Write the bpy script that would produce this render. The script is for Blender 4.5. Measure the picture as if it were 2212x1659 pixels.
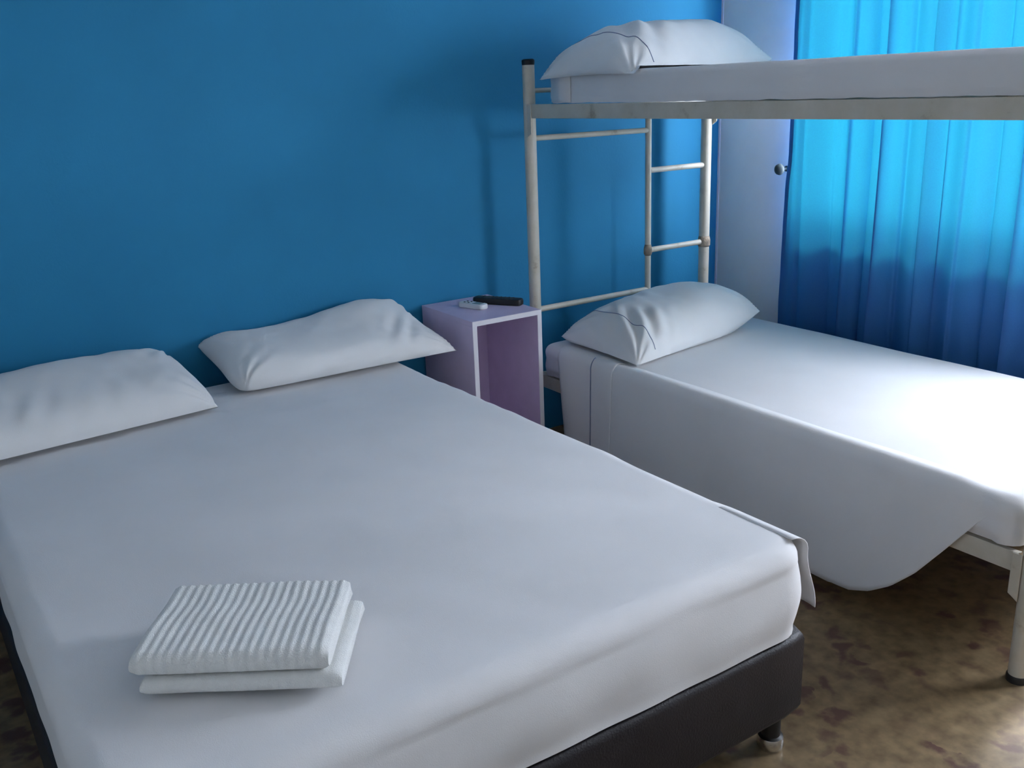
import bpy, bmesh, math, random
from mathutils import Vector, Matrix, noise

for o in list(bpy.data.objects):
    bpy.data.objects.remove(o, do_unlink=True)
scene = bpy.context.scene
COL = scene.collection

# ------------------------------------------------------------------ camera
cam_d = bpy.data.cameras.new('camera')
cam = bpy.data.objects.new('camera', cam_d)
COL.objects.link(cam)
cam_d.sensor_fit = 'HORIZONTAL'
cam_d.sensor_width = 36.0
cam_d.lens = 2062.2 / 2212 * 36.0
cam_d.clip_start = 0.02
r_ = Vector((0.832268, -0.553150, -0.036797))
u_ = Vector((0.192366, 0.225907, 0.954967))
f_ = Vector((0.519928, 0.801867, -0.294423))
cam.matrix_world = Matrix(((r_.x, u_.x, -f_.x, -2.0743),
                           (r_.y, u_.y, -f_.y, -3.0985),
                           (r_.z, u_.z, -f_.z, 1.4041),
                           (0, 0, 0, 1)))
scene.camera = cam

# ------------------------------------------------------------------ world, sun, exposure
SKY = 27.0
world = bpy.data.worlds.new('sky')
scene.world = world
world.use_nodes = True
wb = world.node_tree.nodes['Background']
wb.inputs['Color'].default_value = (0.845, 0.87, 1.0, 1)
wb.inputs['Strength'].default_value = SKY

sun_d = bpy.data.lights.new('sun_offscreen', 'SUN')
sun_d.energy = 12.0
sun_d.angle = math.radians(11.0)
sun_d.color = (1.0, 0.92, 0.88)
sun = bpy.data.objects.new('sun_offscreen', sun_d)
COL.objects.link(sun)
sun.rotation_euler = Vector((-1.0, -0.27, -1.2)).to_track_quat('-Z', 'Y').to_euler()
sun.location = (4, -2.5, 4)

scene.view_settings.view_transform = 'Standard'
scene.view_settings.look = 'None'
scene.view_settings.gamma = 1.0
scene.view_settings.use_curve_mapping = False
scene.view_settings.exposure = 0.52

# room sizes
XL, XR, YF, YB, H = -3.3, 1.145, -4.3, 0.08, 2.6
WIN = (-0.355, -1.62, 0.83, 2.20)      # curtained window in the right wall: y far, y near, z sill, z head
WIN2 = (-1.70, -2.80, 0.85, 2.00)     # bare window further along the right wall: sun on the floor, bright bunk foot, post shadows

def portal(name, y0, y1, z0, z1):
    """guides sky sampling through a window of the right wall; gives off no light of its own"""
    d = bpy.data.lights.new(name, 'AREA')
    d.shape = 'RECTANGLE'
    d.size = abs(y1 - y0)
    d.size_y = z1 - z0
    d.cycles.is_portal = True
    o = bpy.data.objects.new(name, d)
    COL.objects.link(o)
    o.matrix_world = Matrix(((0, 0, 1, XR + 0.16), (1, 0, 0, (y0 + y1) / 2), (0, 1, 0, (z0 + z1) / 2), (0, 0, 0, 1)))
portal('window_behind_curtain', *WIN)
portal('window_right_offscreen', *WIN2)

# ------------------------------------------------------------------ materials
def srgb(c):
    return tuple((x / 12.92 if x <= .04045 else ((x + .055) / 1.055) ** 2.4) for x in [v / 255 for v in c])

def mat(name, color, rough=0.6, metal=0.0, spec=0.5, var=0.0, var_scale=8.0, bump=0.0, bump_scale=300.0, sheen=0.0, coat=0.0):
    m = bpy.data.materials.new(name)
    m.use_nodes = True
    nt = m.node_tree
    b = nt.nodes['Principled BSDF']
    b.inputs['Base Color'].default_value = (*color, 1)
    b.inputs['Roughness'].default_value = rough
    b.inputs['Metallic'].default_value = metal
    b.inputs['Specular IOR Level'].default_value = spec
    b.inputs['Sheen Weight'].default_value = sheen
    b.inputs['Coat Weight'].default_value = coat
    tc = nt.nodes.new('ShaderNodeTexCoord')
    if var:
        n = nt.nodes.new('ShaderNodeTexNoise')
        n.inputs['Scale'].default_value = var_scale
        n.inputs['Detail'].default_value = 5
        nt.links.new(tc.outputs['Object'], n.inputs['Vector'])
        r = nt.nodes.new('ShaderNodeValToRGB')
        r.color_ramp.elements[0].position = 0.3
        r.color_ramp.elements[1].position = 0.7
        r.color_ramp.elements[0].color = (*[c * (1 - var) for c in color], 1)
        r.color_ramp.elements[1].color = (*[min(1, c * (1 + var)) for c in color], 1)
        nt.links.new(n.outputs['Fac'], r.inputs['Fac'])
        nt.links.new(r.outputs['Color'], b.inputs['Base Color'])
    if bump:
        n2 = nt.nodes.new('ShaderNodeTexNoise')
        n2.inputs['Scale'].default_value = bump_scale
        n2.inputs['Detail'].default_value = 3
        nt.links.new(tc.outputs['Object'], n2.inputs['Vector'])
        bp = nt.nodes.new('ShaderNodeBump')
        bp.inputs['Strength'].default_value = bump
        bp.inputs['Distance'].default_value = 0.004
        nt.links.new(n2.outputs['Fac'], bp.inputs['Height'])
        nt.links.new(bp.outputs['Normal'], b.inputs['Normal'])
    return m

M = {}
M['blue_wall'] = mat('blue_wall_paint', (0.022, 0.225, 0.43), 0.75, var=0.05, var_scale=3, bump=0.15, bump_scale=120, spec=0.3)
M['white_wall'] = mat('pale_grey_wall_paint', (0.78, 0.80, 0.79), 0.7, var=0.03, bump=0.12, bump_scale=140, spec=0.3)
M['ceiling'] = mat('ceiling_paint', (0.75, 0.76, 0.78), 0.8, var=0.02)
M['sheet'] = mat('white_cotton', (0.80, 0.79, 0.80), 0.9, var=0.02, var_scale=5, bump=0.10, bump_scale=500, spec=0.15, sheen=0.15)
M['sheet_b'] = mat('white_cotton_pillowcase', (0.82, 0.82, 0.82), 0.9, var=0.02, var_scale=9, bump=0.12, bump_scale=450, spec=0.15, sheen=0.15)
M['stitch'] = mat('grey_blue_stitching', (0.22, 0.26, 0.38), 0.9)
M['mattress'] = mat('mattress_ticking', (0.62, 0.64, 0.68), 0.9, var=0.06, bump=0.1)
M['towel'] = mat('white_terry', (0.86, 0.86, 0.84), 0.98, var=0.03, var_scale=60, bump=0.5, bump_scale=420, spec=0.05, sheen=0.4)
M['leather'] = mat('dark_brown_leatherette', (0.013, 0.010, 0.013), 0.5, var=0.15, var_scale=20, bump=0.25, bump_scale=220, spec=0.4)
M['chrome'] = mat('chrome', (0.75, 0.76, 0.78), 0.12, metal=1.0, var=0.02)
M['black_plastic'] = mat('black_plastic', (0.012, 0.012, 0.013), 0.45, var=0.1)
M['grey_rubber'] = mat('grey_rubber_keys', (0.07, 0.07, 0.075), 0.6, var=0.1)
M['white_plastic'] = mat('white_plastic', (0.82, 0.82, 0.82), 0.35, var=0.02)
M['lcd'] = mat('grey_green_display', (0.32, 0.36, 0.33), 0.25, var=0.03)
M['lilac'] = mat('lilac_laminate', (0.70, 0.57, 0.77), 0.43, var=0.04, var_scale=15, bump=0.04)
M['edge_band'] = mat('white_edge_band', (0.80, 0.77, 0.83), 0.4, var=0.02)
M['knob'] = mat('dark_bronze_knob', (0.025, 0.042, 0.045), 0.7, var=0.1)
M['window_metal'] = mat('window_aluminium', (0.62, 0.63, 0.65), 0.4, metal=0.6, var=0.03)
M['rod'] = mat('brushed_steel_rod', (0.5, 0.5, 0.52), 0.35, metal=0.9, var=0.03)
M['concrete'] = mat('terrace_concrete', (0.45, 0.43, 0.41), 0.9, var=0.1, bump=0.3, bump_scale=40)
M['plywood'] = mat('plywood_board', (0.42, 0.30, 0.18), 0.8, var=0.15, var_scale=12)

def frame_paint():
    m = mat('cream_worn_enamel', (0.62, 0.57, 0.47), 0.42, spec=0.5, bump=0.08, bump_scale=90)
    nt = m.node_tree
    b = nt.nodes['Principled BSDF']
    tc = nt.nodes.new('ShaderNodeTexCoord')
    n = nt.nodes.new('ShaderNodeTexNoise')
    n.inputs['Scale'].default_value = 9
    n.inputs['Detail'].default_value = 8
    n.inputs['Roughness'].default_value = 0.65
    nt.links.new(tc.outputs['Object'], n.inputs['Vector'])
    r = nt.nodes.new('ShaderNodeValToRGB')
    e = r.color_ramp.elements
    e[0].position = 0.26; e[0].color = (0.30, 0.23, 0.16, 1)
    e[1].position = 0.40; e[1].color = (0.60, 0.55, 0.45, 1)
    e2 = r.color_ramp.elements.new(0.7); e2.color = (0.68, 0.63, 0.55, 1)
    nt.links.new(n.outputs['Fac'], r.inputs['Fac'])
    nt.links.new(r.outputs['Color'], b.inputs['Base Color'])
    return m
M['frame'] = frame_paint()
M['rust'] = mat('rusty_weld', (0.34, 0.27, 0.20), 0.7, var=0.35, var_scale=40, bump=0.4, bump_scale=200)

def curtain_mat():
    m = bpy.data.materials.new('blue_translucent_curtain')
    m.use_nodes = True
    nt = m.node_tree
    nt.nodes.clear()
    out = nt.nodes.new('ShaderNodeOutputMaterial')
    d = nt.nodes.new('ShaderNodeBsdfDiffuse')
    t = nt.nodes.new('ShaderNodeBsdfTranslucent')
    mix = nt.nodes.new('ShaderNodeMixShader')
    mix.inputs['Fac'].default_value = 0.5
    tc = nt.nodes.new('ShaderNodeTexCoord')
    n = nt.nodes.new('ShaderNodeTexNoise')
    n.inputs['Scale'].default_value = 220
    nt.links.new(tc.outputs['Object'], n.inputs['Vector'])
    for node, c in ((d, (0.09, 0.27, 0.74)), (t, (0.003, 0.051, 0.070))):
        mx = nt.nodes.new('ShaderNodeMix')
        mx.data_type = 'RGBA'
        mx.inputs['A'].default_value = (*[x * 0.92 for x in c], 1)
        mx.inputs['B'].default_value = (*[min(1, x * 1.08) for x in c], 1)
        nt.links.new(n.outputs['Fac'], mx.inputs['Factor'])
        nt.links.new(mx.outputs['Result'], node.inputs['Color'])
    nt.links.new(d.outputs['BSDF'], mix.inputs[1])
    nt.links.new(t.outputs['BSDF'], mix.inputs[2])
    nt.links.new(mix.outputs['Shader'], out.inputs['Surface'])
    return m
M['curtain'] = curtain_mat()

def glass_mat():
    m = bpy.data.materials.new('window_glass')
    m.use_nodes = True
    nt = m.node_tree
    nt.nodes.clear()
    out = nt.nodes.new('ShaderNodeOutputMaterial')
    g = nt.nodes.new('ShaderNodeBsdfGlossy')
    g.inputs['Roughness'].default_value = 0.02
    t = nt.nodes.new('ShaderNodeBsdfTransparent')
    t.inputs['Color'].default_value = (0.93, 0.96, 0.96, 1)
    mix = nt.nodes.new('ShaderNodeMixShader')
    mix.inputs['Fac'].default_value = 0.06
    nt.links.new(t.outputs['BSDF'], mix.inputs[1])
    nt.links.new(g.outputs['BSDF'], mix.inputs[2])
    nt.links.new(mix.outputs['Shader'], out.inputs['Surface'])
    return m
M['glass'] = glass_mat()

def floor_mat():
    m = bpy.data.materials.new('patterned_brown_floor')
    m.use_nodes = True
    nt = m.node_tree
    b = nt.nodes['Principled BSDF']
    b.inputs['Roughness'].default_value = 0.42
    b.inputs['Specular IOR Level'].default_value = 0.4
    tc = nt.nodes.new('ShaderNodeTexCoord')
    n0 = nt.nodes.new('ShaderNodeTexNoise')          # warps the blotches
    n0.inputs['Scale'].default_value = 13
    n0.inputs['Detail'].default_value = 5
    nt.links.new(tc.outputs['Object'], n0.inputs['Vector'])
    va = nt.nodes.new('ShaderNodeVectorMath'); va.operation = 'MULTIPLY_ADD'
    va.inputs[1].default_value = (0.17, 0.17, 0.0)
    nt.links.new(n0.outputs['Color'], va.inputs[0])
    nt.links.new(tc.outputs['Object'], va.inputs[2])
    v = nt.nodes.new('ShaderNodeTexVoronoi')
    v.inputs['Scale'].default_value = 14.0
    v.inputs['Randomness'].default_value = 1.0
    nt.links.new(va.outputs['Vector'], v.inputs['Vector'])
    r = nt.nodes.new('ShaderNodeValToRGB')
    e = r.color_ramp.elements
    e[0].position = 0.24; e[0].color = (0.95, 0.95, 0.95, 1)
    e[1].position = 0.50; e[1].color = (0, 0, 0, 1)
    nt.links.new(v.outputs['Distance'], r.inputs['Fac'])
    # only some cells carry a blotch
    sep = nt.nodes.new('ShaderNodeSeparateColor')
    nt.links.new(v.outputs['Color'], sep.inputs['Color'])
    cr = nt.nodes.new('ShaderNodeValToRGB')
    cr.color_ramp.elements[0].position = 0.25; cr.color_ramp.elements[0].color = (0, 0, 0, 1)
    cr.color_ramp.elements[1].position = 0.6; cr.color_ramp.elements[1].color = (1, 1, 1, 1)
    nt.links.new(sep.outputs['Red'], cr.inputs['Fac'])
    mul = nt.nodes.new('ShaderNodeMath'); mul.operation = 'MULTIPLY'
    nt.links.new(r.outputs['Color'], mul.inputs[0])
    nt.links.new(cr.outputs['Color'], mul.inputs[1])
    n1 = nt.nodes.new('ShaderNodeTexNoise')
    n1.inputs['Scale'].default_value = 24
    n1.inputs['Detail'].default_value = 6
    nt.links.new(tc.outputs['Object'], n1.inputs['Vector'])
    base = nt.nodes.new('ShaderNodeValToRGB')
    base.color_ramp.elements[0].position = 0.3; base.color_ramp.elements[0].color = (0.125, 0.080, 0.040, 1)
    base.color_ramp.elements[1].position = 0.7; base.color_ramp.elements[1].color = (0.26, 0.185, 0.098, 1)
    nt.links.new(n1.outputs['Fac'], base.inputs['Fac'])
    dark = nt.nodes.new('ShaderNodeValToRGB')
    dark.color_ramp.elements[0].color = (0.060, 0.026, 0.020, 1)
    dark.color_ramp.elements[1].color = (0.12, 0.056, 0.044, 1)
    nt.links.new(n1.outputs['Fac'], dark.inputs['Fac'])
    mx = nt.nodes.new('ShaderNodeMix'); mx.data_type = 'RGBA'
    nt.links.new(mul.outputs['Value'], mx.inputs['Factor'])
    nt.links.new(base.outputs['Color'], mx.inputs['A'])
    nt.links.new(dark.outputs['Color'], mx.inputs['B'])
    nt.links.new(mx.outputs['Result'], b.inputs['Base Color'])
    return m
M['floor'] = floor_mat()

# ------------------------------------------------------------------ helpers
class MB:
    def __init__(self):
        self.v, self.f = [], []
    def add(self, vs, fs):
        o = len(self.v)
        self.v += [tuple(p) for p in vs]
        self.f += [tuple(i + o for i in f) for f in fs]
        return self
    def box(self, a, b):
        x0, y0, z0 = [min(p, q) for p, q in zip(a, b)]
        x1, y1, z1 = [max(p, q) for p, q in zip(a, b)]
        return self.add([(x0, y0, z0), (x1, y0, z0), (x1, y1, z0), (x0, y1, z0), (x0, y0, z1), (x1, y0, z1), (x1, y1, z1), (x0, y1, z1)],
                        [(0, 3, 2, 1), (4, 5, 6, 7), (0, 1, 5, 4), (1, 2, 6, 5), (2, 3, 7, 6), (3, 0, 4, 7)])
    def tube(self, pts, rad, n=16, caps=True):
        pts = [Vector(p) for p in pts]
        rs = rad if isinstance(rad, (list, tuple)) else [rad] * len(pts)
        rings = []
        prev = None
        for i, p in enumerate(pts):
            d = (pts[min(i + 1, len(pts) - 1)] - pts[max(i - 1, 0)]).normalized()
            if prev is None:
                a = Vector((1, 0, 0)) if abs(d.x) < .9 else Vector((0, 1, 0))
                s = d.cross(a).normalized()
            else:
                s = (prev - d * prev.dot(d)).normalized()
            prev = s
            t = d.cross(s)
            rings.append([p + (s * math.cos(2 * math.pi * k / n) + t * math.sin(2 * math.pi * k / n)) * rs[i] for k in range(n)])
        o = len(self.v)
        for rg in rings:
            self.v += [tuple(q) for q in rg]
        for i in range(len(rings) - 1):
            for k in range(n):
                k2 = (k + 1) % n
                self.f.append((o + i * n + k, o + i * n + k2, o + (i + 1) * n + k2, o + (i + 1) * n + k))
        if caps:
            self.f.append(tuple(o + k for k in reversed(range(n))))
            self.f.append(tuple(o + (len(rings) - 1) * n + k for k in range(n)))
        return self
    def lathe(self, prof, c=(0, 0, 0), axis='z', n=24):
        # prof: list of (radius, height)
        o = len(self.v)
        for r, h in prof:
            for k in range(n):
                a = 2 * math.pi * k / n
                x, y = r * math.cos(a), r * math.sin(a)
                if axis == 'z':
                    p = (c[0] + x, c[1] + y, c[2] + h)
                else:
                    p = (c[0] - h, c[1] + x, c[2] + y)
                self.v.append(p)
        for i in range(len(prof) - 1):
            for k in range(n):
                k2 = (k + 1) % n
                self.f.append((o + i * n + k, o + i * n + k2, o + (i + 1) * n + k2, o + (i + 1) * n + k))
        self.f.append(tuple(o + k for k in reversed(range(n))))
        self.f.append(tuple(o + (len(prof) - 1) * n + k for k in range(n)))
        return self
    def grid(self, rows, closed=False):
        o = len(self.v)
        m = len(rows[0])
        for r in rows:
            self.v += [tuple(p) for p in r]
        for i in range(len(rows) - 1):
            for k in range(m if closed else m - 1):
                k2 = (k + 1) % m
                self.f.append((o + i * m + k, o + i * m + k2, o + (i + 1) * m + k2, o + (i + 1) * m + k))
        return self
    def build(self, name, material, parent=None, smooth=False, bevel=0.0, segs=2, solid=0.0, angle=40, offset=-1):
        me = bpy.data.meshes.new(name)
        me.from_pydata(self.v, [], self.f)
        bm = bmesh.new()
        bm.from_mesh(me)
        bmesh.ops.remove_doubles(bm, verts=bm.verts, dist=1e-6)
        bmesh.ops.recalc_face_normals(bm, faces=bm.faces)
        if bevel:
            ed = [e for e in bm.edges if len(e.link_faces) == 2 and e.calc_face_angle(0) > math.radians(35)]
            bmesh.ops.bevel(bm, geom=ed, offset=bevel, segments=segs, affect='EDGES', profile=0.5, clamp_overlap=True)
        bm.to_mesh(me)
        bm.free()
        if smooth:
            for p in me.polygons:
                p.use_smooth = True
            if smooth == 'auto':
                me.set_sharp_from_angle(angle=math.radians(angle))
        me.materials.append(material)
        o = bpy.data.objects.new(name, me)
        COL.objects.link(o)
        if solid:
            md = o.modifiers.new('thickness', 'SOLIDIFY')
            md.thickness = solid
            md.offset = offset
        if parent:
            o.parent = parent
        return o

def tag(o, label, cat, group=None):
    o['label'] = label
    o['category'] = cat
    if group:
        o['group'] = group
    return o

def struct(o):
    o['kind'] = 'structure'
    return o

def empty(name, loc=(0, 0, 0), rz=0.0):
    o = bpy.data.objects.new(name, None)
    o.location = loc
    o.rotation_euler = (0, 0, rz)
    o.empty_display_size = 0.1
    COL.objects.link(o)
    return o

def sm(a, b, x):
    t = max(0.0, min(1.0, (x - a) / (b - a)))
    return t * t * (3 - 2 * t)

def nz(x, y, z=0.0):
    return noise.noise(Vector((x, y, z)))

# ------------------------------------------------------------------ room shell
T = 0.12
struct(MB().box((XL - T, YF - T, -0.1), (XR + T, YB + T, 0)).build('floor', M['floor']))
struct(MB().box((XL - T, YF - T, H), (XR + T, YB + T, H + 0.1)).build('ceiling', M['ceiling']))
struct(MB().box((XL - T, YB, 0), (XR, YB + T, H)).build('wall_back', M['blue_wall']))
struct(MB().box((XL - T, YF - T, 0), (XL, YB, H)).build('wall_left', M['white_wall']))
struct(MB().box((XL, YF - T, 0), (XR, YF, H)).build('wall_front', M['white_wall']))
w = MB()
x0, x1 = XR, XR + T
w.box((x0, WIN[0], 0), (x1, YB + T, H))
w.box((x0, WIN2[0], 0), (x1, WIN[1], H))
w.box((x0, YF - T, 0), (x1, WIN2[1], H))
for a in (WIN, WIN2):
    w.box((x0, a[1], 0), (x1, a[0], a[2]))
    w.box((x0, a[1], a[3]), (x1, a[0], H))
struct(w.build('wall_right', M['white_wall']))
struct(MB().box((XR - .004, YB - .010, 0), (XR + .001, YB + .001, H)).build('trim_1', M['edge_band']))
g = MB().box((XR + T, YF - 8, -0.25), (XR + 9, YB + 4, -0.12))
g.box((XL - 6, YF - 8, -0.25), (XR + T, YF - T, -0.12))
struct(g.build('terrace_ground', M['concrete']))

def window(name, a0, a1, z0, z1, wall):
    """aluminium frame, two sliding sashes, one pane each"""
    def P(t, d, z):          # t along the wall, d depth from the inner face
        return (XR + d, t, z) if wall == 'right' else (t, YF - d, z)
    a0, a1 = min(a0, a1), max(a0, a1)
    fr = MB()
    for a, b in (((a0, z0), (a1, z0 + .04)), ((a0, z1 - .04), (a1, z1)), ((a0, z0), (a0 + .025, z1)), ((a1 - .025, z0), (a1, z1))):
        fr.box(P(a[0], .05, a[1]), P(b[0], .11, b[1]))
    win = struct(fr.build(name, M['window_metal']))
    half = (a0 + a1) / 2
    for k, (a, b) in enumerate(((a0 + .025, half + .015), (half - .015, a1 - .025))):
        s_ = MB()
        d = .06 + .02 * k
        for p, q in (((a, z0 + .04), (b, z0 + .07)), ((a, z1 - .07), (b, z1 - .04)), ((a, z0 + .07), (a + .02, z1 - .07)), ((b - .02, z0 + .07), (b, z1 - .07))):
            s_.box(P(p[0], d, p[1]), P(q[0], d + .018, q[1]))
        so = s_.build('sash', M['window_metal'], win)
        MB().box(P(a + .02, d + .007, z0 + .07), P(b - .02, d + .011, z1 - .07)).build('pane', M['glass'], so)
window('window_1', *WIN, 'right')
window('window_2', *WIN2, 'right')

# ------------------------------------------------------------------ cloth builders
def rrect(x0, x1, y0, y1, r, n):
    """n points evenly along a rounded rectangle, counter-clockwise, with outward normals"""
    r = max(r, 1e-4)
    w_, d_ = x1 - x0 - 2 * r, y1 - y0 - 2 * r
    q = math.pi * r / 2
    L = 2 * (w_ + d_) + 4 * q
    segs = [('l', (x0 + r, y0), (1, 0), w_), ('a', (x1 - r, y0 + r), -math.pi / 2, q), ('l', (x1, y0 + r), (0, 1), d_), ('a', (x1 - r, y1 - r), 0, q),
            ('l', (x1 - r, y1), (-1, 0), w_), ('a', (x0 + r, y1 - r), math.pi / 2, q), ('l', (x0, y1 - r), (0, -1), d_), ('a', (x0 + r, y0 + r), math.pi, q)]
    out = []
    for i in range(n):
        s = L * i / n
        for kind, p, d, l in segs:
            if s <= l + 1e-9:
                break
            s -= l
        if kind == 'l':
            out.append((p[0] + d[0] * s, p[1] + d[1] * s, d[1], -d[0]))
        else:
            a = d + s / r
            out.append((p[0] + r * math.cos(a), p[1] + r * math.sin(a), math.cos(a), math.sin(a)))
    return out

def sheet_body(mb, x0, x1, y0, y1, ztop, zhem, rc, re, n=280, top_fn=None, side_fn=None, rings=46, side=14, crown=0.0):
    """cloth pulled over a mattress: top, rounded edge, sides down to zhem(x,y)"""
    per = rrect(x0, x1, y0, y1, rc, n)
    cx, cy = (x0 + x1) / 2, (y0 + y1) / 2
    hx, hy = (x1 - x0) / 2, (y1 - y0) / 2
    inner = rrect(x0 + re, x1 - re, y0 + re, y1 - re, max(rc - re, .01), n)
    rows = []
    def topz(x, y):
        u, v = (x - cx) / hx, (y - cy) / hy
        z = ztop + crown * (1 - u * u) * (1 - v * v)
        return z + (top_fn(x, y) if top_fn else 0)
    for k in range(rings + 1):
        s = 0.004 + 0.996 * (k / rings) ** 0.85
        row = []
        for x, y, _, _ in inner:
            px, py = cx + (x - cx) * s, cy + (y - cy) * s
            row.append((px, py, topz(px, py)))
        rows.append(row)
    for k in range(1, 8):
        a = math.pi / 2 * k / 7
        row = []
        for (ix, iy, nx, ny), (ex, ey, _, _) in zip(inner, per):
            px = ix + (ex - ix) * math.sin(a)
            py = iy + (ey - iy) * math.sin(a)
            row.append((px, py, topz(ix, iy) - re * (1 - math.cos(a))))
        rows.append(row)
    for k in range(1, side + 1):
        row = []
        for i, ((ix, iy, _, _), (ex, ey, nx, ny)) in enumerate(zip(inner, per)):
            zt = topz(ix, iy) - re
            zb = zhem(ex, ey) if callable(zhem) else zhem
            tt = k / side
            z = zt + (zb - zt) * tt
            d = side_fn(ex, ey, tt, i / n) if side_fn else 0
            row.append((ex + nx * d, ey + ny * d, z))
        rows.append(row)
    mb.grid(rows, closed=True)
    o = len(mb.v) - len(rows) * n
    mb.f.append(tuple(o + k for k in range(n)))
    return topz

# ------------------------------------------------------------------ pillows
def pillow_surface(w, d, h, seed, pinch=0.05, flat=0.3, wr=0.006, folds=(), eu=3.4, eu2=None, ev=3.0, shear=0.0, ex=0.55, lf=0.0):
    def S(u, v, top):
        x = w / 2 * u * (1 - pinch * (1 - v * v) * abs(u) ** 2)
        y = d / 2 * v * (1 - pinch * 1.3 * (1 - u * u) * abs(v) ** 2)
        th = max(0.0, (1 - abs(u) ** (eu if u < 0 else eu2 or eu))) ** ex * max(0.0, (1 - abs(v) ** ev)) ** ex
        if lf and u < 0 and v < 0:
            k_ = 1 - lf * (u * u * v * v) ** 1.5
            x *= k_
            y *= k_
        x += shear * y
        z = h * th
        if top:
            e = max(abs(u), abs(v))
            z += wr * min(1, th * 3) * (nz(x * 9 + seed, y * 9, seed) + 0.6 * nz(x * 22, y * 22 + seed, seed * 2))
            # radial creases running in from the corners
            for cu in (-1, 1):
                for cv in (-1, 1):
                    du, dv = (u - cu) * w / 2, (v - cv) * d / 2
                    r = math.hypot(du, dv)
                    a = math.atan2(dv, du)
                    z += 0.0055 * math.sin(a * 15 + seed * 3 + cu) * math.exp(-(r / 0.13) ** 2) * min(1, th * 4)
            for (fu, fv, ang, wid, amp, freq, ln) in folds:
                du, dv = (u - fu) * w / 2, (v - fv) * d / 2
                a_, b_ = du * math.cos(ang) + dv * math.sin(ang), -du * math.sin(ang) + dv * math.cos(ang)
                z += amp * math.cos(b_ * freq) * math.exp(-(b_ / wid) ** 2 - (a_ / ln) ** 2) * min(1, th * 3)
        else:
            z = -h * flat * th
        return x, y, z
    return S

def pillow(name, w, d, h, seed, M4, label, group, warp=None, seams=(), rest=0.0, over=-9, nu=84, nv=60, **kw):
    S = pillow_surface(w, d, h, seed, **kw)
    warp = warp or (lambda x, y, z: (x, y, z))
    mb = MB()
    def us(n):
        return [math.sin(math.pi / 2 * (2 * i / n - 1)) * .5 + (2 * i / n - 1) * .5 for i in range(n + 1)]
    U, V = us(nu), us(nv)
    for top in (True, False):
        rows = [[M4 @ Vector(warp(*S(u, v, top))) for u in U] for v in V]
        for r in rows:
            for p in r:
                if p.x < over:
                    p.z -= (over - p.x) * .40
                    p.z = max(p.z, rest - .002 - (over - p.x) * .6)
                else:
                    p.z = max(p.z, rest + (.003 if top else .0))
        mb.grid(rows)
    o = mb.build(name, M['sheet_b'], smooth=True)
    tag(o, label, 'pillow', group)
    for (u0, v0, u1, v1) in seams:
        pts = []
        for i in range(41):
            u, v = u0 + (u1 - u0) * i / 40, v0 + (v1 - v0) * i / 40
            x, y, z = S(u, v, True)
            pts.append(M4 @ Vector(warp(x, y, z + 0.0005)))
        sb = MB().tube(pts, 0.0016, 6)
        sb.build('hem_seam', M['stitch'], o, smooth=True)
    return o

def place(x, y, z, rz=0, rx=0, ry=0):
    return Matrix.Translation((x, y, z)) @ Matrix.Rotation(math.radians(rz), 4, 'Z') @ Matrix.Rotation(math.radians(rx), 4, 'X') @ Matrix.Rotation(math.radians(ry), 4, 'Y')

# ------------------------------------------------------------------ double bed
DX, DY, DTH = -0.6023, -1.9578, math.radians(0.63)
DW, DLEN = 1.396, 1.975
DZ = 0.517
root = empty('divan_bed', (DX, DY, 0), DTH)
tag(root, 'low bed base in dark brown leatherette on short chrome feet', 'bed base')
bb = MB()
prof = rrect(-DW, 0.0, 0.0, DLEN, 0.045, 120)
rows = []
for z, ins in ((0.098, 0.03), (0.100, 0.016), (0.108, 0.006), (0.120, 0.0), (0.280, 0.0), (0.290, 0.004), (0.296, 0.012)):
    rows.append([(x - nx * ins, y - ny * ins, z) for x, y, nx, ny in prof])
bb.grid(rows, closed=True)
bb.f.append(tuple(reversed(range(120))))
bb.f.append(tuple(range(6 * 120, 7 * 120)))
bb.build('upholstered_box', M['leather'], root, smooth='auto')
for x, y in ((-.055, .055), (-DW + .055, .055), (-.055, DLEN - .06), (-DW + .055, DLEN - .06), (-.055, DLEN / 2), (-DW + .055, DLEN / 2)):
    lg = MB().lathe([(.030, .104), (.030, .094), (.021, .090), (.021, .034), (.027, .030)], (x, y, 0)).build('leg', M['black_plastic'], root, smooth='auto')
    MB().lathe([(.027, .030), (.029, .024), (.029, .006), (.026, .0)], (x, y, 0)).build('chrome_foot', M['chrome'], lg, smooth='auto')

m_ = MB()
def dtop(x, y):
    # soft drawn creases: more of them towards the head, a few long diagonals
    z = 0.0045 * nz(x * 2.2, y * 2.2, 3.1)
    z += 0.0035 * nz((x * .8 + y * .5) * 9, (y * .9 - x * .55) * 2.0, 7.7)
    z += 0.0035 * sm(1.25, 1.6, y) * nz(x * 3, y * 22, 1.3)
    a = x * .35 + y
    z += 0.0030 * math.exp(-((a - .62) / .05) ** 2) * sm(-1.3, -.7, x)
    z += 0.0022 * math.exp(-((a - .98) / .06) ** 2) * sm(-1.25, -.9, x) * (1 - sm(-.3, -.1, x))
    # edge ripples where the sheet is pulled over the right side near the head
    z += 0.0014 * math.sin(y * 62 + 3 * nz(y * 4, x)) * sm(-.12, -.02, x) * math.exp(-((y - 1.2) / .22) ** 2)
    return z
def dside(x, y, tt, s):
    w_ = 0.004 * nz(x * 4 + 5, y * 4, tt * 1.5)
    w_ += 0.0045 * tt * nz(x * 7, y * 7, 9 + tt)
    # the foot end bellies out a little below the edge, then is pulled in at the hem
    if y < .1:
        w_ += 0.008 * math.sin(math.pi * min(1, tt * 1.1)) + 0.004 * math.sin((x * 1.2 + tt * .5) * 9) * tt * (1 - tt) * 3
    return w_ - 0.002
def dhem(x, y):
    return 0.302 + 0.002 * nz(x * 3, y * 3, 2)
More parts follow.
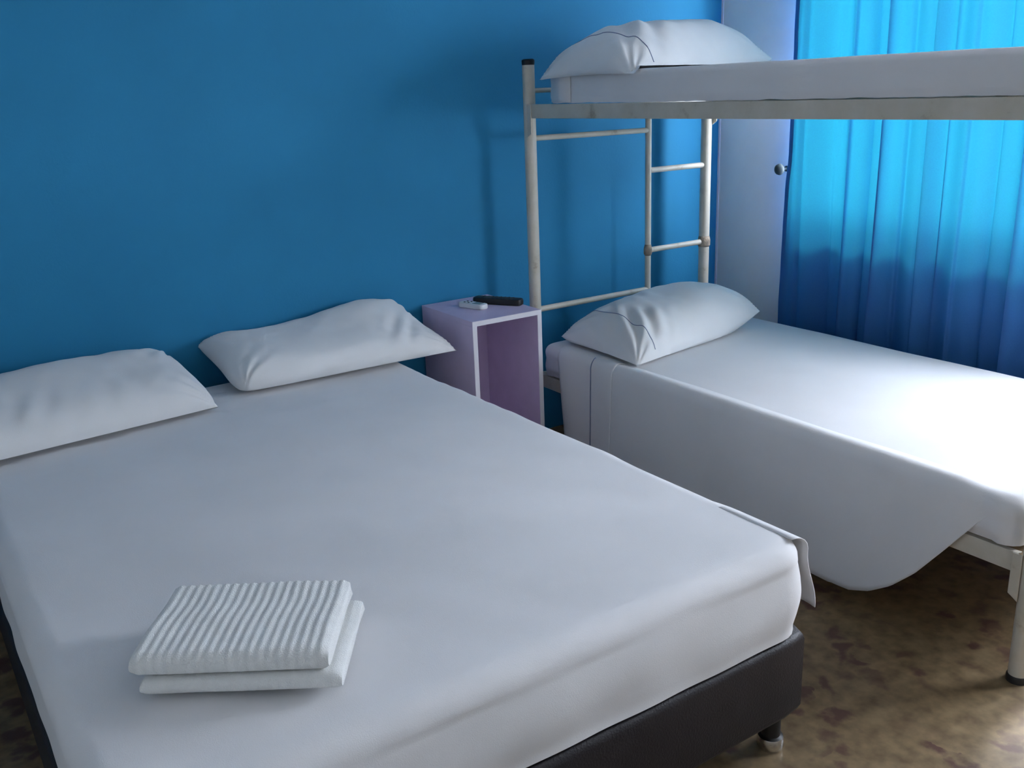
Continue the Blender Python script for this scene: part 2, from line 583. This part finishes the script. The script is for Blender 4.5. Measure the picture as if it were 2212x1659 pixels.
sheet = empty('bed_sheet', (DX, DY, 0), DTH)
dbl_top = sheet_body(m_, -DW + .004, -.004, .004, DLEN - .01, DZ - .008, dhem, .085, .045, n=340, top_fn=dtop, side_fn=dside, rings=64, side=20, crown=.012)
m_.build('stretched_sheet', M['sheet'], sheet, smooth=True)
tag(sheet, 'smooth white sheet covering the wide bed that carries the folded towels', 'sheet')
# loose end of the sheet hanging out at the right foot corner
fl = MB()
rows = []
for i in range(25):
    v = 0.030 + 0.36 * i / 24
    row = []
    k = 1 - sm(.05, .34, v)
    zb = 0.306 + 0.01 * math.sin(v * 20)
    for j in range(19):
        tt = j / 18
        if tt < .3:
            a = tt / .3 * math.pi / 2
            x = -.05 + .056 * math.sin(a) - .010 * sm(.2, .39, v) * math.sin(a)
            z = DZ - .050 + .041 * math.cos(a) - .010 * sm(.2, .39, v)
        else:
            q = (tt - .3) / .7
            x = .006 - .010 * sm(.2, .39, v) + (0.040 * k + .003) * sm(0, 1, q) + 0.004 * math.sin(v * 34) * q
            z = DZ - .050 + (zb - DZ + .050) * q
        row.append((x, v + .012 * k * tt, z))
    rows.append(row)
fl.grid(rows).build('loose_side_flap', M['sheet'], sheet, smooth=True, solid=0.002, offset=1)

# ------------------------------------------------------------------ pillows on the double bed
gd = 'pillows at the head of the wide bed'
def warpL(x, y, z):
    return (x, y, z + 0.008 * math.sin((x + .2) * 7) * sm(-.2, .2, y))
pillow('pillow', 0.74, 0.385, 0.085, 2.3, place(-1.724, -0.200, 0.577, 7, 14.5), 'plump white pillow with flat seamed end, left of the dented pillow on the wide bed', gd,
       warp=warpL, rest=DZ + .012, pinch=.0, flat=.5, eu=7, ev=4, wr=.004, folds=((-.35, -.6, 1.15, .09, .003, 75, .12), (.1, -.55, 1.25, .08, .0015, 80, .10)))
def warpR(x, y, z):
    b = 0.030 * math.exp(-((x - .20) / .16) ** 2) * sm(-.12, .15, y) - 0.016 * math.exp(-((x + .18) / .2) ** 2) * sm(-.05, .15, y)
    b -= 0.03 * sm(.3, .4, x) * sm(-.1, .1, y)
    return (x, y, z + b)
pillow('pillow', 0.80, 0.365, 0.078, 5.1, place(-0.862, -0.085, 0.578, 0.5, 15), 'white pillow with pointed corner, against the blue wall beside the lilac box table', gd,
       warp=warpR, rest=DZ + .012, pinch=.045, flat=.6, eu=7, eu2=3.2, ev=5, ex=.5, wr=.004, lf=.13, folds=((.62, -.35, 1.0, .07, .006, 95, .10), (-.8, -.1, 1.3, .05, .002, 80, .10)))

# ------------------------------------------------------------------ folded towels
def towel(name, w, d, z0, z1, rib, mat4, layers, label):
    mb = MB()
    hgt = z1 - z0
    r = hgt / 2
    n = 150
    us_ = [-w / 2 + w * i / n for i in range(n + 1)]
    def prof_pts():
        pts = []
        # from the back bottom, along the bottom to the front, round the fold, along the top to the back
        for i in range(15):
            pts.append((d / 2 - d * (i / 14) * (1 - r / d), 0.0, (0, -1)))
        for i in range(1, 14):
            a = -math.pi / 2 - math.pi * i / 14
            pts.append((-d / 2 + r + r * math.cos(a), r + r * math.sin(a), (math.cos(a), math.sin(a))))
        for i in range(25):
            t_ = i / 24
            pts.append((-d / 2 + r + (d - r) * t_, hgt, (0, 1)))
        for i in range(1, 5):
            pts.append((d / 2, hgt * (1 - i / 4), (1, 0)))
        return pts
    P = prof_pts()
    rows = []
    for x in us_:
        e = 1 - max(0.0, (abs(x) - (w / 2 - .012)) / .012) ** 2 * .35
        row = []
        for (y, z, nn) in P:
            rb = rib * math.cos(x * 2 * math.pi / 0.0158) * (0.35 + .65 * min(1, nn[1] + 1))
            wv = 0.002 * nz(x * 14, y * 14, z0 * 40)
            yy = y + nn[0] * (rb + wv)
            zz = z + (nn[1] * (rb + wv) if nn[1] > 0 else 0) - .004 * sm(.0, .1, y) * (z / hgt)
            zz = r + (zz - r) * e
            row.append(mat4 @ Vector((x + .003 * nz(y * 12, z * 30, 4), yy, z0 + zz)))
        rows.append(row)
    mb.grid(rows)
    m = len(P)
    o0 = 0
    mb.f.append(tuple(range(m)))
    mb.f.append(tuple(reversed(range(n * m, n * m + m))))
    o = mb.build(name, M['towel'], smooth='auto', angle=60)
    return tag(o, label, 'towel', 'folded towels on the wide bed')
tz = DZ + .003
tm = Matrix.Translation((-1.692, -1.672, 0)) @ Matrix.Rotation(math.radians(-33), 4, 'Z')
towel('folded_towel', 0.315, 0.235, tz, tz + .027, .0004, Matrix.Translation((.012, -.012, 0)) @ tm, 2, 'plain folded white towel lying flat under the ribbed one')
towel('folded_towel', 0.310, 0.232, tz + .0285, tz + .068, .0010, tm, 3, 'ribbed white towel on top of the folded pair')

# ------------------------------------------------------------------ bunk bed frame
BW, BYH, BL = 0.90, -0.0893, 1.9974
BYF = BYH - BL
PR = 0.0225
ZT = 1.507
bunk = empty('bunk_bed', (0, BYF, 0))
tag(bunk, 'cream tubular steel bunk bed frame with worn paint beside the curtain', 'bunk bed')
OFF = Vector((0, BYF, 0))
def bp(p):
    return tuple(Vector(p) - OFF)
def btube(name, pts, r, n=16, parent=None, m='frame'):
    return MB().tube([bp(p) for p in pts], r, n).build(name, M[m], parent or bunk, smooth='auto')
for (x, y) in ((0, BYH), (BW, BYH), (0, BYF), (BW, BYF)):
    po = btube('post', [(x, y, 0.012), (x, y, ZT - .006)], PR, 24)
    MB().lathe([(PR - .001, -.02), (PR + .0012, -.006), (PR + .0012, .003), (PR - .004, .007)], bp((x, y, ZT - .006)), n=24).build('end_cap', M['black_plastic'], po, smooth='auto')
    MB().lathe([(PR + .003, 0), (PR + .003, .014), (PR + .001, .018)], bp((x, y, 0)), n=24).build('rubber_foot', M['black_plastic'], po, smooth='auto')
def rail(x, z0, z1, sgn):
    # pressed steel side rail with folded lips and a hook plate at each end
    mb = MB()
    ya, yb_ = BYF + PR + .004, BYH - PR - .004
    th = .003
    xo = x + sgn * .018
    mb.box(bp((xo, ya, z0)), bp((xo - sgn * th, yb_, z1)))
    mb.box(bp((xo - sgn * th, ya, z0)), bp((xo - sgn * .03, yb_, z0 + th)))
    mb.box(bp((xo - sgn * th, ya, z1 - th)), bp((xo - sgn * .016, yb_, z1)))
    o = mb.build('side_rail', M['frame'], bunk, bevel=.0012)
    for yy, s in ((yb_, 1), (ya, -1)):
        pl = MB()
        y0 = yy - s * .012
        pl.add([bp((xo + sgn * .0005, y0, z1)), bp((xo + sgn * .0005, yy + s * .012, z1)), bp((xo + sgn * .0005, yy + s * .012, z0 - .07)), bp((xo + sgn * .0005, y0, z0 - .055)),
                bp((xo + sgn * .0045, y0, z1)), bp((xo + sgn * .0045, yy + s * .012, z1)), bp((xo + sgn * .0045, yy + s * .012, z0 - .07)), bp((xo + sgn * .0045, y0, z0 - .055))],
               [(0, 1, 2, 3), (4, 7, 6, 5), (0, 4, 5, 1), (1, 5, 6, 2), (2, 6, 7, 3), (3, 7, 4, 0)])
        pl.build('hook_plate', M['frame'], o, bevel=.001)
    return o
for z0, z1 in ((1.3025, 1.3505), (0.282, 0.332)):
    rail(0, z0, z1, -1)
    rail(BW, z0, z1, 1)
    MB().box(bp((.02, BYF + .03, z0 + .012)), bp((BW - .02, BYH - .03, z0 + .024))).build('mattress_board', M['plywood'], bunk)
    for y in (BYH, BYF):
        btube('end_rail', [(PR - .002, y, (z0 + z1) / 2), (BW - PR + .002, y, (z0 + z1) / 2)], .014)
XS = 0.5781
for y in (BYH, BYF):
    btube('cross_bar', [(PR - .003, y, 1.2285), (XS, y, 1.2285)], .0105)
    btube('cross_bar', [(PR - .003, y, .5781), (XS, y, .5781)], .0115)
    btube('cross_bar', [(PR - .003, y, 1.398), (BW - PR + .003, y, 1.398)], .0085)
    st = btube('stile', [(XS, y, .307), (XS, y, 1.3265)], .0125)
    for z in (1.0696, .7434):
        rg = btube('rung', [(XS + .008, y, z), (BW - PR + .003, y, z)], .0115)
    for x, r0 in ((XS, .0125), (BW, PR)):
        cz = .7434
        MB().lathe([(r0 + .0005, -.022), (r0 + .0045, -.014), (r0 + .005, .006), (r0 + .0005, .024)], bp((x, y, cz)), n=20).build('weld_collar', M['rust'], bunk, smooth=True)

# ------------------------------------------------------------------ bunk sheets and mattresses
def mtop(seed, amp=.003):
    return lambda x, y: amp * nz(x * 2.5, y * 2.5, seed) + .0015 * nz(x * 8, y * 5, seed + 4)
# upper berth
def useam(x, y):
    return 1.352 + .004 * abs(nz(y * 14, x * 9, 2.2)) + .004 * sm(-1.1, -1.9, y) * abs(nz(y * 40, 1.7, x))
um = MB()
sheet_body(um, -.022, BW - .01, BYF + .035, -.235, 1.452, useam, .03, .020, n=300, top_fn=mtop(2.0, .001),
           side_fn=lambda x, y, tt, s: .003 * nz(x * 5, y * 5, tt * 2) - .006 * sm(.75, 1, tt), rings=36, side=10, crown=.002)
us = um.build('bed_sheet', M['sheet'], smooth=True)
tag(us, 'white sheet wrapped round the thin mattress on the upper bunk', 'sheet')
ub = MB()
rows = []
for i in range(3):
    y = -.375 + .11 * (i / 2)
    rows.append([(-.0265, y, z) for z in (1.356, 1.38, 1.41, 1.436)] + [(-.022, y, 1.4485), (-.012, y, 1.4565), (.03, y, 1.4605)])
ub.grid(rows).build('tucked_fold', M['sheet'], us, smooth=True, solid=.002)
# lower berth
lm = MB()
LZ = 0.465
sheet_body(lm, -.026, BW + .012, BYF + .03, -.150, LZ - .006, lambda x, y: .338 + .004 * nz(x * 6, y * 6), .05, .035, n=300, top_fn=mtop(6.0),
           side_fn=lambda x, y, tt, s: .004 * nz(x * 6, y * 6, tt * 2) - .012 * sm(.6, 1, tt) * (1 if -2.0 < y < -.2 else .3), rings=40, side=12, crown=.008)
ls = lm.build('bed_sheet', M['sheet'], smooth=True)
tag(ls, 'white sheet on the lower bunk hanging down to the floor at its side', 'sheet')
def drape_hem(y):
    if y > -1.58:
        return .062 + .004 * math.sin(y * 9)
    pts = [(-1.58, .060), (-1.64, .063), (-1.70, .085), (-1.76, .125), (-1.82, .185), (-1.89, .278), (-1.96, .375), (-2.0, .42)]
    for (a, za), (b, zb) in zip(pts, pts[1:]):
        if y >= b:
            return za + (zb - za) * (a - y) / (a - b)
    return .42
def drape_pt(y, tt, out=0.0, hem=drape_hem):
    """point of the hanging sheet: tt 0 on the bed top, 1 at the hem"""
    e = .036
    out -= .009 * sm(-1.88, -1.985, y)
    xs = -.030 - out
    zc = LZ - .002 - e
    if tt < .12:
        x = .06 + (xs + e - .06) * tt / .12
        z = LZ - .0005 + out - .012 * (1 - tt / .12)
    elif tt < .3:
        a = (tt - .12) / .18 * math.pi / 2
        x = xs + e - e * math.sin(a)
        z = zc + (e + .0015) * math.cos(a) + out * math.cos(a)
    else:
        q = (tt - .3) / .7
        z = zc + (hem(y) - zc) * q
        drop = (zc - z) / .37
        x = xs - .016 * drop - .010 * drop * math.sin(y * 7.5 + 1.0) - .004 * drop * nz(y * 10, z * 3, 3)
    ys = y
    if y > -.45:
        ys = y - .07 * max(0, tt - .3) * sm(-.45, -.28, y)
    return (x, ys, z)
def drape(y0, y1, ny, out, name, hem=drape_hem, thick=.002):
    rows = [[drape_pt(y0 + (y1 - y0) * i / ny, j / 34, out, hem) for j in range(35)] for i in range(ny + 1)]
    return MB().grid(rows).build(name, M['sheet'], ls, smooth=True, solid=thick)
drape(-.275, -1.995, 150, .0035, 'hanging_side')
drape(-.475, -.600, 14, .0055, 'hem_band', thick=.0012)
sb = MB().tube([drape_pt(-.482, .16 + .84 * i / 60, .0078) for i in range(61)], .0016, 6)
sb.build('stitch_line', M['stitch'], ls, smooth=True)

# pillows on the bunk
gb = 'pillows on the bunk bed'
def warpB(x, y, z):
    return (x, y, z + .15 * max(0, x) * sm(.25, -.1, y) + .05 * min(0, x) - .004)
def warpU(x, y, z):
    return (x, y, z + .10 * max(0, x) * sm(-.22, .0, y) - .026 * sm(-.10, -.36, x) - .02 * sm(-.12, -.23, y) * (1 - sm(.2, .38, x)))
cas = ((-.70, .95, -.70, -.95),)
pillow('pillow', 0.74, 0.46, 0.132, 8.2, place(.390, -.385, 0.500, 9, 2, 0), 'white pillow with creased corner and seam at the head of the lower bunk', gb,
       warp=warpB, rest=LZ + .009, pinch=.03, flat=.75, shear=.2, seams=cas, folds=((-.62, -.45, 1.05, .10, .010, 85, .12), (-.35, .0, 1.2, .08, .003, 80, .12)))
pillow('pillow', 0.78, 0.48, 0.134, 11.7, place(.325, -.425, 1.477, 10, 0, 0), 'white pillow with overhanging pillowcase end on the upper bunk', gb,
       warp=warpU, rest=1.4575, over=-.022, pinch=.03, flat=.85, shear=.15, seams=cas, folds=((-.5, -.35, .9, .10, .009, 60, .14),))

# ------------------------------------------------------------------ bedside box table
NX0, NX1, NY0, NY1, NZ = -.416, -.121, -.300, .068, .634
night = empty('bedside_box', ((NX0 + NX1) / 2, (NY0 + NY1) / 2, 0))
tag(night, 'tall open-fronted lilac box table with white edges between the beds', 'nightstand')
no = night.location
pt_ = .018
def npart(name, a, b, m, parent=None, bevel=.0008):
    return MB().box(tuple(Vector(a) - no), tuple(Vector(b) - no)).build(name, M[m], parent or night, bevel=bevel)
npart('top_panel', (NX0, NY0, NZ - pt_), (NX1, NY1, NZ), 'lilac')
npart('bottom_panel', (NX0, NY0, .03), (NX1, NY1, .03 + pt_), 'lilac')
npart('side_panel', (NX0, NY0, 0), (NX0 + pt_, NY1, NZ - pt_), 'lilac')
npart('side_panel', (NX1 - pt_, NY0, 0), (NX1, NY1, NZ - pt_), 'lilac')
npart('back_panel', (NX0 + pt_, NY1 - .012, .03 + pt_), (NX1 - pt_, NY1 - .002, NZ - pt_), 'lilac')
ed = .0025
npart('edge_band', (NX0, NY0 - ed, NZ - pt_), (NX1, NY0, NZ), 'edge_band')
npart('edge_band', (NX0, NY0 - ed, 0), (NX0 + pt_, NY0, NZ - pt_), 'edge_band')
npart('edge_band', (NX1 - pt_, NY0 - ed, 0), (NX1, NY0, NZ - pt_), 'edge_band')
npart('edge_band', (NX0 + pt_, NY0 - ed, .03), (NX1 - pt_, NY0, .03 + pt_), 'edge_band')

# black remote
def remote(name, c, rz, L, W_, Hh, m, label, keys):
    o = empty(name, c, math.radians(rz))
    tag(o, label, 'remote')
    mb = MB()
    pr = rrect(-L / 2, L / 2, -W_ / 2, W_ / 2, min(L, W_) * .32, 48)
    rows = []
    for z, ins in ((0, .004), (.003, .0005), (Hh * .65, 0), (Hh * .92, .002), (Hh, .006)):
        rows.append([(x - nx * ins, y - ny * ins, z) for x, y, nx, ny in pr])
    mb.grid(rows, closed=True)
    mb.f.append(tuple(reversed(range(48))))
    mb.f.append(tuple(range(4 * 48, 5 * 48)))
    mb.build('shell', M[m], o, smooth='auto')
    if keys == 'grid':
        for i in range(8):
            for j in range(3):
                x, y = -L * .30 + i * L * .085, (j - 1) * W_ * .27
                MB().lathe([(.0036, -.0005), (.0036, .001), (.0028, .0016)], (x, y, Hh), n=10).build('key', M['grey_rubber'], o, smooth='auto')
    else:
        MB().box((L * .05, -W_ * .32, Hh - .0005), (L * .36, W_ * .32, Hh + .0006)).build('display', M['lcd'], o, bevel=.0003)
        for i in range(2):
            for j in range(2):
                MB().lathe([(.004, -.0005), (.004, .001), (.003, .0016)], (-L * .12 - i * L * .16, (j - .5) * W_ * .4, Hh), n=12).build('key', M['grey_rubber'], o, smooth='auto')
    return o
remote('remote_control', (-.185, -.110, NZ), -58, .20, .048, .024, 'black_plastic', 'long black remote control lying on the lilac box table', 'grid')
remote('remote_control', (-.292, -.105, NZ), -72, .12, .044, .020, 'white_plastic', 'short white remote control lying on the lilac box table', 'lcd')

# ------------------------------------------------------------------ curtain on the right wall
CX = 1.062
CY0, CY1 = -.388, -1.72
random.seed(4)
NP = 420
ph = [random.uniform(-1, 1) for _ in range(40)]
def curtain_xy(s, z):
    """s along the cloth 0..1; deep folds that turn back over themselves"""
    k = 8.0
    a = 2 * math.pi * (k * s + .35 * nz(s * 7, 1.3) + .10 * nz(s * 5, z * .8, 4))
    fl = .55 + .45 * sm(2.2, .6, z)
    amp = (.016 + .012 * nz(s * 9, 5.5)) * (.75 + .45 * fl) * sm(0.02, .2, s)
    y = CY0 + (CY1 - CY0) * s
    x = CX + amp * math.sin(a) + .007 * math.sin(2.7 * a + 1 + z * .5) * sm(0, .06, s)
    y += -.013 * math.sin(2 * a) * sm(0.02, .08, s) * fl
    # edge is caught by the holdback and slips out a little below it
    e = 1 - sm(0, .05, s)
    y += e * (-.012 * sm(.95, 1.12, z) + .006 * (1 - sm(.5, .95, z)) + .003 * nz(z * 9, 2))
    return x, y
rows = []
zs = [.06 + (2.24 - .06) * i / 60 for i in range(61)]
for z in zs:
    rows.append([(*curtain_xy(i / NP, z), z) for i in range(NP + 1)])
cur = MB().grid(rows).build('curtain', M['curtain'], smooth=True)
tag(cur, 'bright blue pleated fabric curtain hanging over the window wall', 'curtain')
rows = []
for z in zs:
    x, y = curtain_xy(0, z)
    rows.append([(x + .012, y + .004, z), (x + .002, y + .006, z), (x - .0035, y + .001, z), (x - .0035, y - .016, z), (x - .003, y - .018, z)])
MB().grid(rows).build('side_hem', M['curtain'], cur, smooth=True)
rod = MB().tube([(CX, -.28, 2.266), (CX, -1.80, 2.266)], .011, 14).build('curtain_rod', M['rod'], smooth='auto')
tag(rod, 'steel rod carrying the blue curtain', 'curtain rod')
for y in (-.27, -1.81):
    MB().lathe([(.006, -.02), (.018, -.012), (.021, 0), (.018, .012), (.006, .02)], (CX, y, 2.266), n=16).build('finial', M['rod'], rod, smooth=True)
for y in (-.36, -1.76):
    MB().tube([(CX, y, 2.266), (XR + .001, y, 2.266)], .007, 10).build('bracket', M['rod'], rod, smooth='auto')

# holdback knob on the pale wall beside the curtain
kn = empty('holdback_knob', (XR, -.318, 1.045))
tag(kn, 'small dark round knob on the pale wall at the edge of the curtain', 'knob')
MB().lathe([(.012, -.001), (.012, .004), (.006, .007), (.006, .040)], (0, 0, 0), axis='x').build('stem', M['knob'], kn, smooth='auto')
MB().lathe([(.006, .036), (.020, .038), (.024, .044), (.021, .054), (.012, .061), (.004, .063)], (0, 0, 0), axis='x').build('dome', M['knob'], kn, smooth=True)
